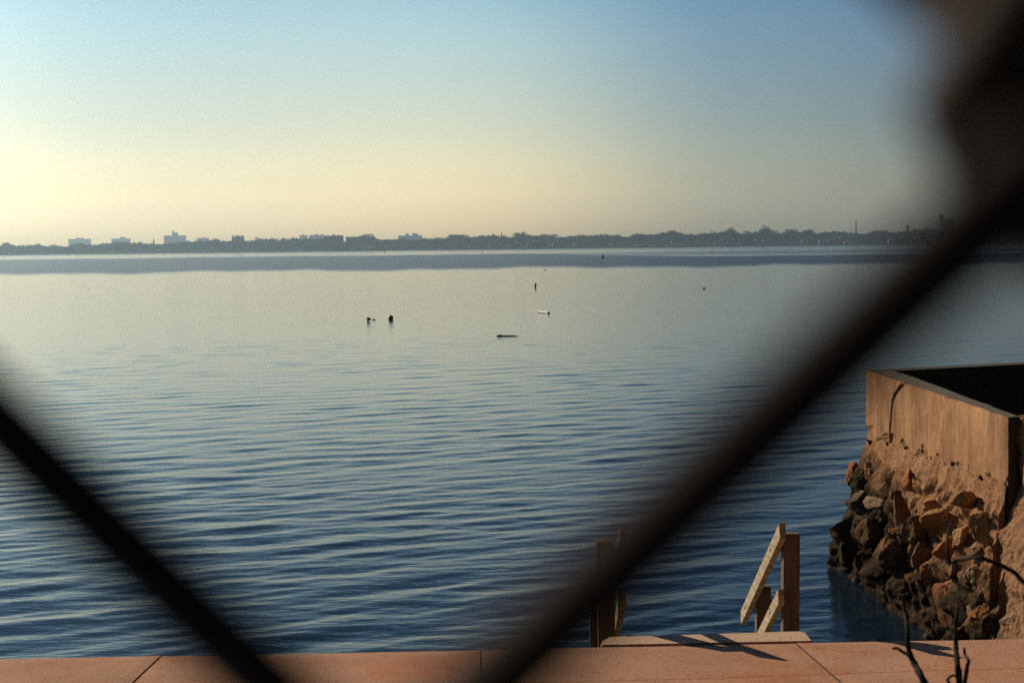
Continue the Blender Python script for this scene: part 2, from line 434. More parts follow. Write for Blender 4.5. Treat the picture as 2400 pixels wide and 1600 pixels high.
# ------------------------------------------------------------------ concrete bulwark on a rubble base
XF = atz(2363, 977.5, 2.68).x
Y0 = atz(2363, 977.5, 2.68).y; Y1 = atz(2030, 866, 2.68).y; XF1 = atz(2030, 866, 2.68).x
ZT = 2.68
print('bulwark', XF, Y0, XF1, Y1)
def wall_mat():
    mt, t, b = mat_new('weathered_concrete'); b.inputs['Roughness'].default_value = .92; b.inputs['Specular IOR Level'].default_value = .1
    tcn = N(t, 'ShaderNodeTexCoord'); src = tcn.outputs['Object']
    def nz(sc, det, ro, st=None):
        s_ = src
        if st:
            mpn = N(t, 'ShaderNodeMapping'); mpn.inputs['Scale'].default_value = st; t.links.new(src, mpn.inputs[0]); s_ = mpn.outputs[0]
        n = N(t, 'ShaderNodeTexNoise'); n.inputs['Scale'].default_value = sc; n.inputs['Detail'].default_value = det; n.inputs['Roughness'].default_value = ro
        t.links.new(s_, n.inputs['Vector']); return n.outputs['Fac']
    def ramp(o, a, b2, ca, cb):
        r = N(t, 'ShaderNodeValToRGB'); r.color_ramp.elements[0].position = a; r.color_ramp.elements[1].position = b2
        r.color_ramp.elements[0].color = (*ca, 1); r.color_ramp.elements[1].color = (*cb, 1); t.links.new(o, r.inputs[0]); return r.outputs[0]
    def mul(a, b2):
        m_ = N(t, 'ShaderNodeMix', data_type='RGBA', blend_type='MULTIPLY'); m_.inputs[0].default_value = 1
        t.links.new(a, m_.inputs[6]); t.links.new(b2, m_.inputs[7]); return m_.outputs[2]
    c = ramp(nz(1.3, 5, .6), .3, .7, (.36, .205, .11), (.50, .30, .17))
    c = mul(c, mul(ramp(nz(2.4, 5, .7, (1, 1.6, .12)), .40, .66, (1.08, 1.06, 1.04), (.56, .56, .55)), ramp(nz(1.7, 6, .7), .38, .62, (.74, .72, .70), (1.08, 1.08, 1.08))))     # vertical run marks
    c = mul(c, ramp(nz(40, 4, .75), .3, .7, (.72, .70, .68), (1.12, 1.1, 1.1)))
    a = N(t, 'ShaderNodeAttribute', attribute_name='grime')
    gm = N(t, 'ShaderNodeMix', data_type='RGBA'); t.links.new(a.outputs['Fac'], gm.inputs[0]); t.links.new(c, gm.inputs[6]); gm.inputs[7].default_value = (.045, .034, .024, 1)
    t.links.new(gm.outputs[2], b.inputs['Base Color'])
    bp = N(t, 'ShaderNodeBump'); bp.inputs['Strength'].default_value = .6; bp.inputs['Distance'].default_value = .012
    t.links.new(nz(26, 6, .7), bp.inputs['Height']); t.links.new(bp.outputs[0], b.inputs['Normal'])
    return mt
M_wall = wall_mat()
M_dark = mat('shade_dark_concrete', (.05, .045, .034), .95, (.08, .07, .055), 3)  # shade on the bulwark's inner and end faces, painted into the concrete colour
def rock_mat(name, c, c2, wet=(.020, .013, .007), t0=.72, t1=1.30):
    """stone colour, with the dark weed and wet stain that covers everything below the tide mark"""
    mt, t, b = mat_new(name); b.inputs['Specular IOR Level'].default_value = .06
    g = N(t, 'ShaderNodeNewGeometry'); sp = N(t, 'ShaderNodeSeparateXYZ'); t.links.new(g.outputs['Position'], sp.inputs[0])
    def nz(sc, det, ro):
        n = N(t, 'ShaderNodeTexNoise'); n.inputs['Scale'].default_value = sc; n.inputs['Detail'].default_value = det; n.inputs['Roughness'].default_value = ro
        t.links.new(g.outputs['Position'], n.inputs['Vector']); return n.outputs['Fac']
    r = N(t, 'ShaderNodeValToRGB'); r.color_ramp.elements[0].position = .35; r.color_ramp.elements[1].position = .66
    r.color_ramp.elements[0].color = (*c, 1); r.color_ramp.elements[1].color = (*c2, 1); t.links.new(nz(7, 7, .7), r.inputs[0])
    r2 = N(t, 'ShaderNodeValToRGB'); r2.color_ramp.elements[0].position = .36; r2.color_ramp.elements[1].position = .6
    r2.color_ramp.elements[0].color = (.45, .42, .4, 1); r2.color_ramp.elements[1].color = (1.1, 1.1, 1.1, 1); t.links.new(nz(38, 5, .75), r2.inputs[0])
    m_ = N(t, 'ShaderNodeMix', data_type='RGBA', blend_type='MULTIPLY'); m_.inputs[0].default_value = 1
    t.links.new(r.outputs[0], m_.inputs[6]); t.links.new(r2.outputs[0], m_.inputs[7])
    # tide mark
    mn = N(t, 'ShaderNodeMath', operation='MULTIPLY_ADD'); mn.inputs[1].default_value = 1.1; t.links.new(nz(3.1, 5, .6), mn.inputs[0])
    yo = N(t, 'ShaderNodeMapRange'); yo.inputs[1].default_value = 15.5; yo.inputs[2].default_value = 18.5; yo.inputs[3].default_value = 0; yo.inputs[4].default_value = -.60; t.links.new(sp.outputs['Y'], yo.inputs[0])
    zo = N(t, 'ShaderNodeMath', operation='ADD'); t.links.new(sp.outputs['Z'], zo.inputs[0]); t.links.new(yo.outputs[0], zo.inputs[1]); t.links.new(zo.outputs[0], mn.inputs[2])
    mr_ = N(t, 'ShaderNodeMapRange'); mr_.inputs[1].default_value = t0; mr_.inputs[2].default_value = t1; t.links.new(mn.outputs[0], mr_.inputs[0])
    w = N(t, 'ShaderNodeMix', data_type='RGBA'); t.links.new(mr_.outputs[0], w.inputs[0])
    wm = N(t, 'ShaderNodeValToRGB'); wm.color_ramp.elements[0].position = .45; wm.color_ramp.elements[1].position = .72
    wm.color_ramp.elements[0].color = (*wet, 1); wm.color_ramp.elements[1].color = (.11, .062, .028, 1); t.links.new(nz(16, 5, .7), wm.inputs[0])
    t.links.new(wm.outputs[0], w.inputs[6]); t.links.new(m_.outputs[2], w.inputs[7]); t.links.new(w.outputs[2], b.inputs['Base Color'])
    rr = N(t, 'ShaderNodeMapRange'); rr.inputs[3].default_value = .8; rr.inputs[4].default_value = .95; t.links.new(mr_.outputs[0], rr.inputs[0]); t.links.new(rr.outputs[0], b.inputs['Roughness'])
    bp = N(t, 'ShaderNodeBump'); bp.inputs['Strength'].default_value = .9; bp.inputs['Distance'].default_value = .03
    t.links.new(nz(22, 7, .75), bp.inputs['Height']); t.links.new(bp.outputs[0], b.inputs['Normal'])
    return mt
RM = {'tan': rock_mat('tan_stone', (.34, .19, .085), (.46, .28, .14)),
      'orange': rock_mat('orange_stone', (.36, .14, .05), (.46, .22, .09)),
      'red': rock_mat('red_stone', (.30, .115, .06), (.40, .19, .10), (.05, .02, .012)),
      'brown': rock_mat('brown_stone', (.17, .095, .045), (.27, .16, .08)),
      'grey': rock_mat('grey_stone', (.26, .18, .11), (.38, .28, .18)),
      'core': rock_mat('mortared_core', (.34, .18, .095), (.46, .27, .15), t0=1.25, t1=1.75),
      'mortar': rock_mat('old_mortar', (.34, .18, .10), (.44, .26, .15))}

CRACK = [(2119, 905), (2104, 925), (2098, 940), (2094, 975), (2091, 1014), (2089, 1048), (2074, 1072), (2068, 1099)]
def face_grid(name, x0, y0, x1, y1, zb, zt, du, parent, fn=None, mat_=None, nx=-1):
    """vertical wall face from (x0,y0) to (x1,y1), zb/zt functions of t"""
    L = math.hypot(x1 - x0, y1 - y0); nu = max(2, int(L / du)); nz_ = max(2, int((zt(0) - zb(0)) / du))
    V = []; F = []; G = []
    nrm = Vector((-(y1 - y0), x1 - x0, 0)).normalized()
    if nrm.x * nx < 0: nrm = -nrm
    for i in range(nu + 1):
        t = i / nu; x = x0 + (x1 - x0) * t; y = y0 + (y1 - y0) * t
        for j in range(nz_ + 1):
            s = j / nz_; z = zb(t) + (zt(t) - zb(t)) * s
            d, g = fn(x, y, z, t, s) if fn else (0, 0)
            V.append(Vector((x, y, z)) + nrm * d); G.append(g)
    for i in range(nu):
        for j in range(nz_):
            a = i * (nz_ + 1) + j; F.append((a, a + nz_ + 1, a + nz_ + 2, a + 1))
    o = pydata(name, V, F, mat_ or M_wall, parent, smooth=False)
    at = o.data.attributes.new('grime', 'FLOAT', 'POINT'); at.data.foreach_set('value', G)
    return o
def build_bulwark():
    root = empty('stone_bulwark', (0, 0, 0))
    tag(root, 'concrete walled bulwark on a rough stone base standing in the water', 'sea wall')
    ck = [(atx(px, py, XF).y, atx(px, py, XF).z) for px, py in CRACK]
    def fn(x, y, z, t, s):
        d = .012 * noise.noise(Vector((y * 1.3, z * 1.3, 2))) + .004 * noise.noise(Vector((y * 9, z * 9, 2)))
        g = 0
        # vertical form-board ridges
        d += .004 * math.sin(y * 9 + 2 * noise.noise(Vector((y * 2, z * .3, 0))))
        # crack
        for (ya, za), (yb, zb_) in zip(ck, ck[1:]):
            if min(za, zb_) - .02 <= z <= max(za, zb_) + .02:
                q = (z - za) / (zb_ - za + 1e-9); yc = ya + (yb - ya) * q + .03 * noise.noise(Vector((z * 9, 0, 7)))
                w = .035 + .10 * max(0, (z - 2.3)) 
                dd = abs(y - yc)
                if dd < w: d -= .05 * (1 - dd / w); g = max(g, 1 - .6 * dd / w)
                elif dd < .16 and z > 2.35: g = max(g, .5 * (1 - dd / .16) * (z - 2.35) / .3 * (.6 + .4 * math.sin(y * 120)))
        # chipped arris and crumbling foot
        n1 = noise.noise(Vector((y * 3.1, 4, 1)))
        if s > .94 and n1 > .18: d -= .05 * (n1 - .18) * 4 * (s - .94) / .06; g = max(g, .35 * (n1 > .3))
        if s < .2:
            n2 = noise.fractal(Vector((y * 2.2, z * 4, 3)), .7, 2, 7) + (.08 - s) * 3
            if n2 > .1: g = max(g, min(.3, (n2 - .1) * .8)); d -= .03 * min(1, (n2 - .1) * 3)
        return d, g
    zb = lambda t: 2.0 - .26 * t; ztf = lambda t: ZT
    P0 = Vector((XF, Y0, 0)); P1 = Vector((XF1, Y1, 0))
    parapet = face_grid('parapet', XF, Y0, XF1, Y1, zb, ztf, .016, root, fn)
    # solid behind the face: top, inner face, ends
    TH = .29
    bm = bmesh.new()
    nn = 60; a = []; b_ = []; lo = []
    for i in range(nn + 1):
        t = i / nn; y = Y0 + (Y1 - Y0) * t; x = XF + (XF1 - XF) * t
        jag = .012 * noise.noise(Vector((y * 6, 0, 0)))
        th = .075 + (TH - .075) * min(1, t * 1.1 + .15)
        a.append(bm.verts.new((x + .004, y, ZT + .0))); 
        b_.append(bm.verts.new((x + th + jag, y, ZT + .006 + .01 * noise.noise(Vector((y * 3, 0, 5))))))
        lo.append(bm.verts.new((x + th + jag, y, 1.0)))
    for i in range(nn):
        bm.faces.new((a[i], a[i + 1], b_[i + 1], b_[i]))
    top = bobj('coping', bm, M_cope, root)
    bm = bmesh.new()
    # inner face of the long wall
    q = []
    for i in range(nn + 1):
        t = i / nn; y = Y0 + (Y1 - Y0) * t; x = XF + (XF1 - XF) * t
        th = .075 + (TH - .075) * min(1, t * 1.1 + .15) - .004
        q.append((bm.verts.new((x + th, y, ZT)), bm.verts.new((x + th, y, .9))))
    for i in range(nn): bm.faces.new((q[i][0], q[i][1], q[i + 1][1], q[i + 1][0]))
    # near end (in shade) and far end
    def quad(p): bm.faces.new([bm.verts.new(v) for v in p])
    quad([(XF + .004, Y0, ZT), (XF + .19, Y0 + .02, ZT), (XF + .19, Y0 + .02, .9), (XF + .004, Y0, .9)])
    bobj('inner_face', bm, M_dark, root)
    # far wall: box with thickness
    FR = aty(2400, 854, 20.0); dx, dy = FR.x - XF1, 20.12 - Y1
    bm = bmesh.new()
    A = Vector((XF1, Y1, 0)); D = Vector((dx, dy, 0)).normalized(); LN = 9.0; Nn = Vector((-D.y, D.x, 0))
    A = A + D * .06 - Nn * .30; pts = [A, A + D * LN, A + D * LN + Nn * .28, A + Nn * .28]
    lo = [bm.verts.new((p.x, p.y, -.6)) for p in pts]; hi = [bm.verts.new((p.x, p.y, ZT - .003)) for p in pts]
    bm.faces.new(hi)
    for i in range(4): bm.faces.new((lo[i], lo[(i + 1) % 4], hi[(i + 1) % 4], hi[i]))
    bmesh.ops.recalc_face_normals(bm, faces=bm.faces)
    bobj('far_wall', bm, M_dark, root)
    # far end wall's outer return, near the water
    # fill inside (dark earth, in the shade-dark wall colour)
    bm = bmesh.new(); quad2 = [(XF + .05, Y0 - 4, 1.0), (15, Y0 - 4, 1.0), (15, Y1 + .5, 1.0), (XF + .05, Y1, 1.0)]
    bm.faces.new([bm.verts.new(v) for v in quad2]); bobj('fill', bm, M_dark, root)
    # second, nearer wall set back a little
    XB = atx(2396, 1000, 1).x if False else (2397 - 1200) / FPX * Y0 * 1.0
    def fn2(x, y, z, t, s):
        base = max(0, (2.05 - z)); 
        d = .07 * noise.noise(Vector((y * 2, z * 2, 9))) + .16 * min(1, base / .5) ** 1.3 + .10 * min(1, max(0, 1.4 - z))
        d += .04 * noise.fractal(Vector((y * 5, z * 5, 9)), .9, 2, 6)
        return d, max(0, min(.5, noise.fractal(Vector((y * 2, z * 3, 4)), 1, 2, 4) - .1)) + (.5 if z < .5 else 0)
    face_grid('side_wall', XB, Y0 + .02, XB + .25, 8.0, lambda t: -.4, lambda t: ZT + .02, .035, root, fn2, RM['mortar'])
    bm = bmesh.new(); quad([(XB, Y0 + .02, ZT + .02), (XB + .25, 8, ZT + .02), (XB + .6, 8, ZT + .02), (XB + .35, Y0 + .02, ZT + .02)])
    quad([(XB, Y0 + .02, ZT + .02), (XB + .35, Y0 + .02, ZT + .02), (XB + .35, Y0 + .02, .0), (XB, Y0 + .02, .0)])
    bobj('coping', bm, M_cope, root)
    # rubble base core: rough battered surface
    V = []; F = []; ny, nzz = 190, 90; ya, yb = 10.0, Y1 + .35
    def foot(y):       # outward reach of the foot
        t = max(0, min(1, (y - 14.5) / 5.2)); return .06 + .32 * t ** 1.2
    for i in range(ny + 1):
        y = ya + (yb - ya) * i / ny
        tt = max(0, min(1, (y - Y0) / (Y1 - Y0)))
        zt_ = 2.03 - .26 * tt
        zt_ += .13 * noise.noise(Vector((y * 1.4, 3, 3))) + .07 * noise.noise(Vector((y * 5, 3, 3))) + .02 * noise.noise(Vector((y * 17, 3, 3)))
        if y < Y0: zt_ = 1.25 - .15*(Y0-y)
        xf = XF + (XF1 - XF) * tt + (.12 if y < Y0 - .15 else 0)
        for j in range(nzz + 1):
            s = j / nzz; z = -.5 + (zt_ + .5) * s
            h = max(0, 1 - max(z, 0) / 1.55)
            dx_ = .006 + .04 * max(0, min(1, (1.45 - z) * 2)) + .055 * min(1, (zt_ - z) / .25) + foot(y) * h ** .8
            n = noise.fractal(Vector((y * 2.6, z * 2.6, 3)), 1, 2, 6)
            w = min(1, (zt_ - z) / .5)
            dx_ += .15 * n * (.25 + .75 * w) + .05 * w * noise.noise(Vector((y * 9, z * 9, 5)))
            cv = noise.noise(Vector((y * 3.4, z * 4.2, 8)))
            if cv > .25 and z < 1.5: dx_ -= .35 * (cv - .25) * min(1, (1.6 - z) * 2)
            end = max(0, (y - (Y1 - .05)) / .4)
            V.append((xf - dx_ + end * end * 1.3, y, z))
    for i in range(ny):
        for j in range(nzz):
            a_ = i * (nzz + 1) + j; F.append((a_, a_ + nzz + 1, a_ + nzz + 2, a_ + 1))
    pydata('stone_base', V, F, RM['core'], root)
    return root
M_cope = mat('coping_concrete', (.085, .072, .060), .9, (.14, .12, .10), 9, bump=.5)

def rock_mesh(seed, sx, sy, sz, cuts=13, rough=.13):
    rnd = random.Random(seed); bm = bmesh.new()
    bmesh.ops.create_icosphere(bm, subdivisions=4, radius=1)
    pl = []
    for _ in range(cuts):
        n = Vector((rnd.gauss(0, 1), rnd.gauss(0, 1), rnd.gauss(0, 1))).normalized(); pl.append((n, rnd.uniform(.38, .72)))
    o = Vector((seed * 3.1, seed * 1.7, 0))
    for v in bm.verts:
        p = v.co.copy()
        for n, d in pl:
            e = p.dot(n) - d
            if e > 0: p -= n * e * .93
        k = noise.fractal(p * 1.5 + o, 1, 2, 5) * rough + noise.noise(p * 7 + o) * rough * .22
        p += v.co.normalized() * k
        v.co = Vector((p.x * sx, p.y * sy, p.z * sz))
    return bm
def add_rock(name, seed, c, s, rot, mt, parent=None, cuts=13):
    bm = rock_mesh(seed, *s, cuts=cuts); q = rotz(rot[2]) @ roty(rot[1]) @ rotx(rot[0])
    top = parent is None
    for v in bm.verts: v.co = q @ v.co + (Vector((0, 0, 0)) if top else Vector(c))
    o = bobj(name, bm, mt, parent)
    if top: o.location = c
    return o
root = build_bulwark()
def pr(px, py, x): return atx(px, py, x)
# (px, py, plane x, half sizes in m along y(depth) & z & x, tilt about x-axis, material)
BIG = [
 (2205, 1212, 4.80, .30, .12, .20, -20, 'tan'), (2190, 1185, 4.80, .20, .10, .16, -14, 'tan'), (2262, 1172, 4.80, .22, .12, .14, -25, 'tan'),
 (2300, 1225, 4.82, .30, .17, .16, -48, 'tan'), (2262, 1262, 4.80, .26, .13, .20, -50, 'tan'), (2218, 1290, 4.78, .20, .15, .18, -30, 'orange'),
 (2195, 1330, 4.78, .13, .20, .16, 12, 'orange'), (2290, 1285, 4.86, .22, .14, .14, -35, 'brown'), (2245, 1325, 4.80, .30, .06, .12, -52, 'tan'),
 (2085, 1290, 4.60, .42, .24, .22, -12, 'brown'), (2030, 1245, 4.50, .30, .22, .18, 20, 'brown'), (1975, 1245, 4.50, .24, .22, .16, -50, 'red'),
 (2115, 1215, 4.66, .18, .26, .18, 8, 'brown'), (2150, 1245, 4.70, .18, .22, .20, 14, 'brown'), (2010, 1180, 4.62, .26, .16, .14, -30, 'grey'),
 (1998, 1110, 4.76, .22, .12, .12, -55, 'orange'), (2040, 1100, 4.80, .20, .12, .10, 10, 'mortar'), (2130, 1130, 4.84, .36, .13, .10, -25, 'orange'),
 (2060, 1180, 4.70, .24, .13, .16, -10, 'grey'), (1990, 1290, 4.46, .28, .16, .16, -25, 'grey'), (2140, 1360, 4.72, .12, .13, .12, 0, 'orange'),
 (2165, 1345, 4.74, .09, .11, .1, 10, 'tan'), (2160, 1300, 4.70, .16, .2, .14, -10, 'brown'), (2330, 1305, 4.90, .12, .09, .10, 0, 'tan'),
 (2300, 1325, 4.92, .09, .07, .08, 0, 'tan'), (2340, 1400, 4.92, .40, .26, .22, -30, 'brown'), (2290, 1345, 4.90, .28, .10, .12, -42, 'tan'),
 (2380, 1460, 4.95, .26, .2, .2, -30, 'grey'), (2300, 1460, 4.88, .25, .2, .2, -20, 'brown'), (2120, 1400, 4.7, .2, .12, .15, 5, 'brown'), (2180, 1440, 4.76, .22, .13, .15, 15, 'brown'),
 (2050, 1340, 4.52, .3, .12, .18, -6, 'brown'), (2390, 1290, 5.0, .1, .25, .1, 0, 'mortar')]
for k, (px, py, xx, a, b_, c_, tl, mm) in enumerate(BIG):
    p = pr(px, py, xx - .10); p.y = min(p.y, 19.4)
    add_rock('boulder', 20 + k, p, (c_ * 1.15, a * 1.25, b_ * 1.25), (R(tl), R(random.uniform(-12, 12)), R(random.uniform(-15, 15))), RM[mm], root)
rn = random.Random(3)
cells = [(11.6 + i * .36 + (j % 2) * .18, -.1 + j * .31) for i in range(23) for j in range(5)]; rn.shuffle(cells)
for k, (cy, cz) in enumerate(cells[:84]):
    y = cy + rn.uniform(-.13, .13); z = cz + rn.uniform(-.11, .11)
    y = min(y, 19.45)
    t = max(0, min(1, (y - 14.5) / 5.2)); x = XF - (.03 + .31 * t ** 1.2) * max(0, 1 - max(z, 0) / 1.55) ** .8 - .01 + (.05 if y > 18.6 else 0)
    if y < Y0: x += .10
    s = rn.choice([.08, .12, .16, .22, .28]) * rn.uniform(.8, 1.2)
    add_rock('rubble_stone', 100 + k, (x, y, z), (s * .9, s * rn.uniform(.9, 1.6), s * rn.uniform(.6, 1.0)), (R(rn.uniform(-60, 30)), R(rn.uniform(-30, 30)), 0),
             RM[rn.choice(['brown', 'brown', 'grey', 'tan', 'orange', 'brown', 'grey'])], root)
p = pr(2232, 1405, 4.70); tag(add_rock('boulder', 5, p, (.20, .23, .33), (R(-8), 0, R(20)), RM['red'], cuts=6), 'large rounded red boulder leaning on the stone base at the water', 'boulder')
p = pr(2262, 1478, 4.70); tag(add_rock('boulder', 9, p, (.16, .17, .14), (R(10), 0, R(-20)), RM['red']), 'small orange red boulder just behind the walkway edge', 'boulder')
p = pr(2318, 1492, 4.78); tag(add_rock('boulder', 13, p, (.15, .14, .11), (0, R(10), R(40)), RM['grey']), 'small grey boulder right of the orange one behind the walkway edge', 'boulder')

# ------------------------------------------------------------------ things afloat
M_white = mat('white_paint', (.8, .78, .72), .5); M_black = mat('black_paint', (.03, .03, .03), .6); M_navy = mat('dark_buoy_paint', (.09, .10, .14), .3, spec=.6)
M_rustred = mat('dark_red_paint', (.10, .03, .03), .6); M_drift = mat('wet_driftwood', (.035, .03, .028), .6, (.06, .05, .045), 8)
M_yellow = mat('yellow_paint', (.6, .5, .08), .5); M_feather = mat('dark_feathers', (.02, .018, .015), .8, (.04, .035, .03), 20)
def float_at(px, py): return atz(px, py, 0.0)
def s_at(p): return p.y / FPX          # metres per 2400-px pixel
def ball_buoy():
    p = float_at(916, 749.5); s = s_at(p); r = 6.2 * s
    t = empty('mooring_buoy', p); tag(t, 'round dark mooring ball with a lit left side floating on the bay', 'buoy')
    bm = bmesh.new(); bmesh.ops.create_uvsphere(bm, u_segments=28, v_segments=18, radius=r)
    for v in bm.verts: v.co.z += r * .75
    bobj('float', bm, M_navy, t, True)
    bm = bmesh.new(); lathe(bm, [(r * .22, r * 1.68), (r * .22, r * 1.78), (r * .1, r * 1.85)], n=14); bobj('mooring_ring', bm, M_black, t)
ball_buoy()
def cone_buoy():
    p = float_at(865, 752.5); s = s_at(p)
    t = empty('marker_buoy', p); tag(t, 'dark red cone shaped buoy tipped on its side left of the mooring ball', 'buoy')
    bm = bmesh.new(); lathe(bm, [(5.2 * s, -4 * s), (5.0 * s, -3.2 * s), (2.2 * s, 3.5 * s), (.8 * s, 5 * s)], (0, 0, 4.6 * s), 18, Matrix.Rotation(R(90), 3, 'Y')); bobj('float', bm, M_rustred, t)
    bm = bmesh.new(); lathe(bm, [(1.2 * s, -5.2 * s), (1.2 * s, -4 * s)], (0, 0, 4.6 * s), 12, Matrix.Rotation(R(90), 3, 'Y')); bobj('base_ring', bm, M_black, t)
    p = float_at(876, 749.5)
    bm = bmesh.new(); bmesh.ops.create_uvsphere(bm, u_segments=16, v_segments=10, radius=1)
    for v in bm.verts: v.co = Vector((v.co.x * 4.4 * s, v.co.y * 2 * s, v.co.z * 1.6 * s + .3 * s + (.6 * s if v.co.x > .3 else 0)))
    o = bobj('pickup_float', bm, M_rustred, None, True); o.location = p; tag(o, 'small dark float lying between the cone buoy and the mooring ball', 'float')
cone_buoy()
def pole():
    p = float_at(1274, 733.5); s = s_at(p); t = empty('floating_pole', p, R(-68)); tag(t, 'short white pole with a black end floating on the bay', 'pole')
    bm = bmesh.new(); lathe(bm, [(1.9 * s, -32 * s), (2.2 * s, -31 * s), (2.2 * s, 28 * s)], (0, 0, 1.9 * s), 14, roty(R(90.5))); bobj('shaft', bm, M_white, t)
    bm = bmesh.new(); lathe(bm, [(2.4 * s, 28 * s), (2.4 * s, 32 * s), (1.4 * s, 33 * s)], (0, 0, 1.9 * s), 14, roty(R(90.5))); bobj('end_cap', bm, M_black, t)
pole()
def log():
    p = float_at(1189, 788); s = s_at(p); bm = bmesh.new(); rr = random.Random(5)
    pts = [(x * s, rr.uniform(-.8, .8) * s, z * s) for x, z in ((-25, .6), (-22, 1.2), (-16, 1.2), (-8, .9), (0, 1.0), (10, .9), (19, 1.0), (27, .5))]
    tube(bm, pts, [1.3 * s, 2.7 * s, 2.6 * s, 1.6 * s, 1.4 * s, 1.5 * s, 1.0 * s, .4 * s], 10)
    o = bobj('driftwood_log', bm, M_drift, None, True); o.location = p; tag(o, 'long thin dark driftwood branch floating flat on the water', 'driftwood')
log()
def bird(px, py, sc, face, label, name='duck', mt=None, cat='duck', upright=False, group=None):
    p = float_at(px, py); s = s_at(p) * sc; t = bmesh.new()
    # body, neck, head, bill and tail as one continuous skin of rings along a bent spine
    if upright: prof = [(-3.2, 1.5, .2), (-2.2, 1.9, .9), (-.8, 2.4, 1.6), (.6, 2.6, 1.7), (1.5, 3.4, 1.3), (1.8, 4.8, .85), (1.9, 5.8, .9), (2.4, 6.4, .95), (3.1, 6.3, .6), (4.2, 6.0, .12)]
    else: prof = [(-5.6, 1.7, .15), (-4.4, 1.2, .7), (-2.5, .9, 1.35), (-.2, .9, 1.7), (2.0, 1.1, 1.5), (3.0, 1.9, .95), (3.3, 2.8, .7), (3.7, 3.4, .85), (4.5, 3.4, .65), (5.3, 3.2, .3), (6.2, 3.0, .1)]
    tube(t, [(x * s * face, 0, z * s) for x, z, r in prof], [r * s for x, z, r in prof], 12)
    o = bobj(name, t, mt or M_feather, None, True); o.location = p; tag(o, label, cat, group); return o
M_gull = mat('grey_white_feathers', (.28, .28, .28), .8, (.5, .5, .48), 30)
bird(1650, 676.5, .85, 1, 'black duck swimming to the right, alone on the pale water near the fence wire')
def pill():
    p = float_at(1255, 673.5); s = s_at(p); t = empty('mooring_buoy', p); tag(t, 'small pale upright buoy with a white cap, above the floating white pole', 'buoy')
    bm = bmesh.new(); lathe(bm, [(1.7 * s, -1.5 * s), (1.9 * s, 2.5 * s), (2.8 * s, 5 * s)], n=16); bobj('float', bm, M_gull, t, True)
    bm = bmesh.new(); lathe(bm, [(2.8 * s, 5 * s), (2.9 * s, 7.3 * s), (2.1 * s, 9.2 * s), (.7 * s, 10 * s)], n=16); bobj('cap', bm, M_white, t, True)
pill()
bird(1278, 633, .5, 1, 'tiny dark duck at the edge of the dark water above the pale buoy')
bird(2037, 625, .5, 1, 'tiny dark duck far right at the edge of the dark band of water')
bird(1550, 598.5, .45, -1, 'tiny dark duck on the pale streak right of the tall channel buoy')
def nun():
    p = float_at(1413, 606.5); s = s_at(p); t = empty('channel_buoy', p); tag(t, 'tall dark red channel buoy standing in the dark band of water', 'buoy')
    bm = bmesh.new(); lathe(bm, [(2.0 * s, -1 * s), (2.2 * s, 1 * s), (2.2 * s, 5 * s), (1.0 * s, 9.5 * s)], n=18); bobj('float', bm, M_rustred, t)
    bm = bmesh.new(); lathe(bm, [(.5 * s, 9.5 * s), (.5 * s, 10.8 * s)], n=10); bobj('top_mark', bm, M_black, t)
nun()
def spar(px, py, h, label):
    p = float_at(px, py); s = s_at(p); t = empty('channel_marker', p); tag(t, label, 'marker')
    bm = bmesh.new(); lathe(bm, [(.9 * s, -s), (.9 * s, h * .5 * s), (.4 * s, h * s)], n=12); bobj('post', bm, M_black, t)
spar(901, 593, 5, 'tiny black channel marker below the brick stack on the far shore'); spar(1131, 593.5, 5, 'tiny black channel marker on the pale streak right of centre')
def boat(px, py, L, label, mt, cabin=True):
    p = float_at(px, py); s = s_at(p); t = empty('motor_boat', p); tag(t, label, 'boat')
    bm = bmesh.new(); st = [(-.5, .16, .0), (-.3, .2, 0), (.1, .2, .0), (.35, .13, .03), (.5, .01, .06)]
    ring = []
    for x, w, dz in st:
        ring.append([bm.verts.new((x * L * s, -w * L * s, (.17 + dz) * L * s)), bm.verts.new((x * L * s, 0, -.03 * L * s)), bm.verts.new((x * L * s, w * L * s, (.17 + dz) * L * s))])
    for a, b_ in zip(ring, ring[1:]):
        bm.faces.new((a[0], a[1], b_[1], b_[0])); bm.faces.new((a[1], a[2], b_[2], b_[1])); bm.faces.new((a[2], a[0], b_[0], b_[2]))
    bm.faces.new(ring[0]); bm.faces.new(ring[-1]); bmesh.ops.recalc_face_normals(bm, faces=bm.faces)
    bobj('hull', bm, mt, t)
    if cabin:
        bm = bmesh.new(); box(bm, (-.05 * L * s, 0, .23 * L * s), (.35 * L * s, .22 * L * s, .13 * L * s), bevel=.02 * L * s); bobj('cabin', bm, mt, t)
boat(1669, 590.5, 8, 'small dark low boat close to the far shore right of centre', M_black, False)
boat(1409, 617, 7, 'small white open boat just below the channel buoy', M_white, False)
boat(1684, 606.5, 6, 'small white boat in the dark band of water right of centre', M_white)
boat(1765, 621.5, 6, 'small yellow boat at the lower edge of the dark band of water', M_yellow)

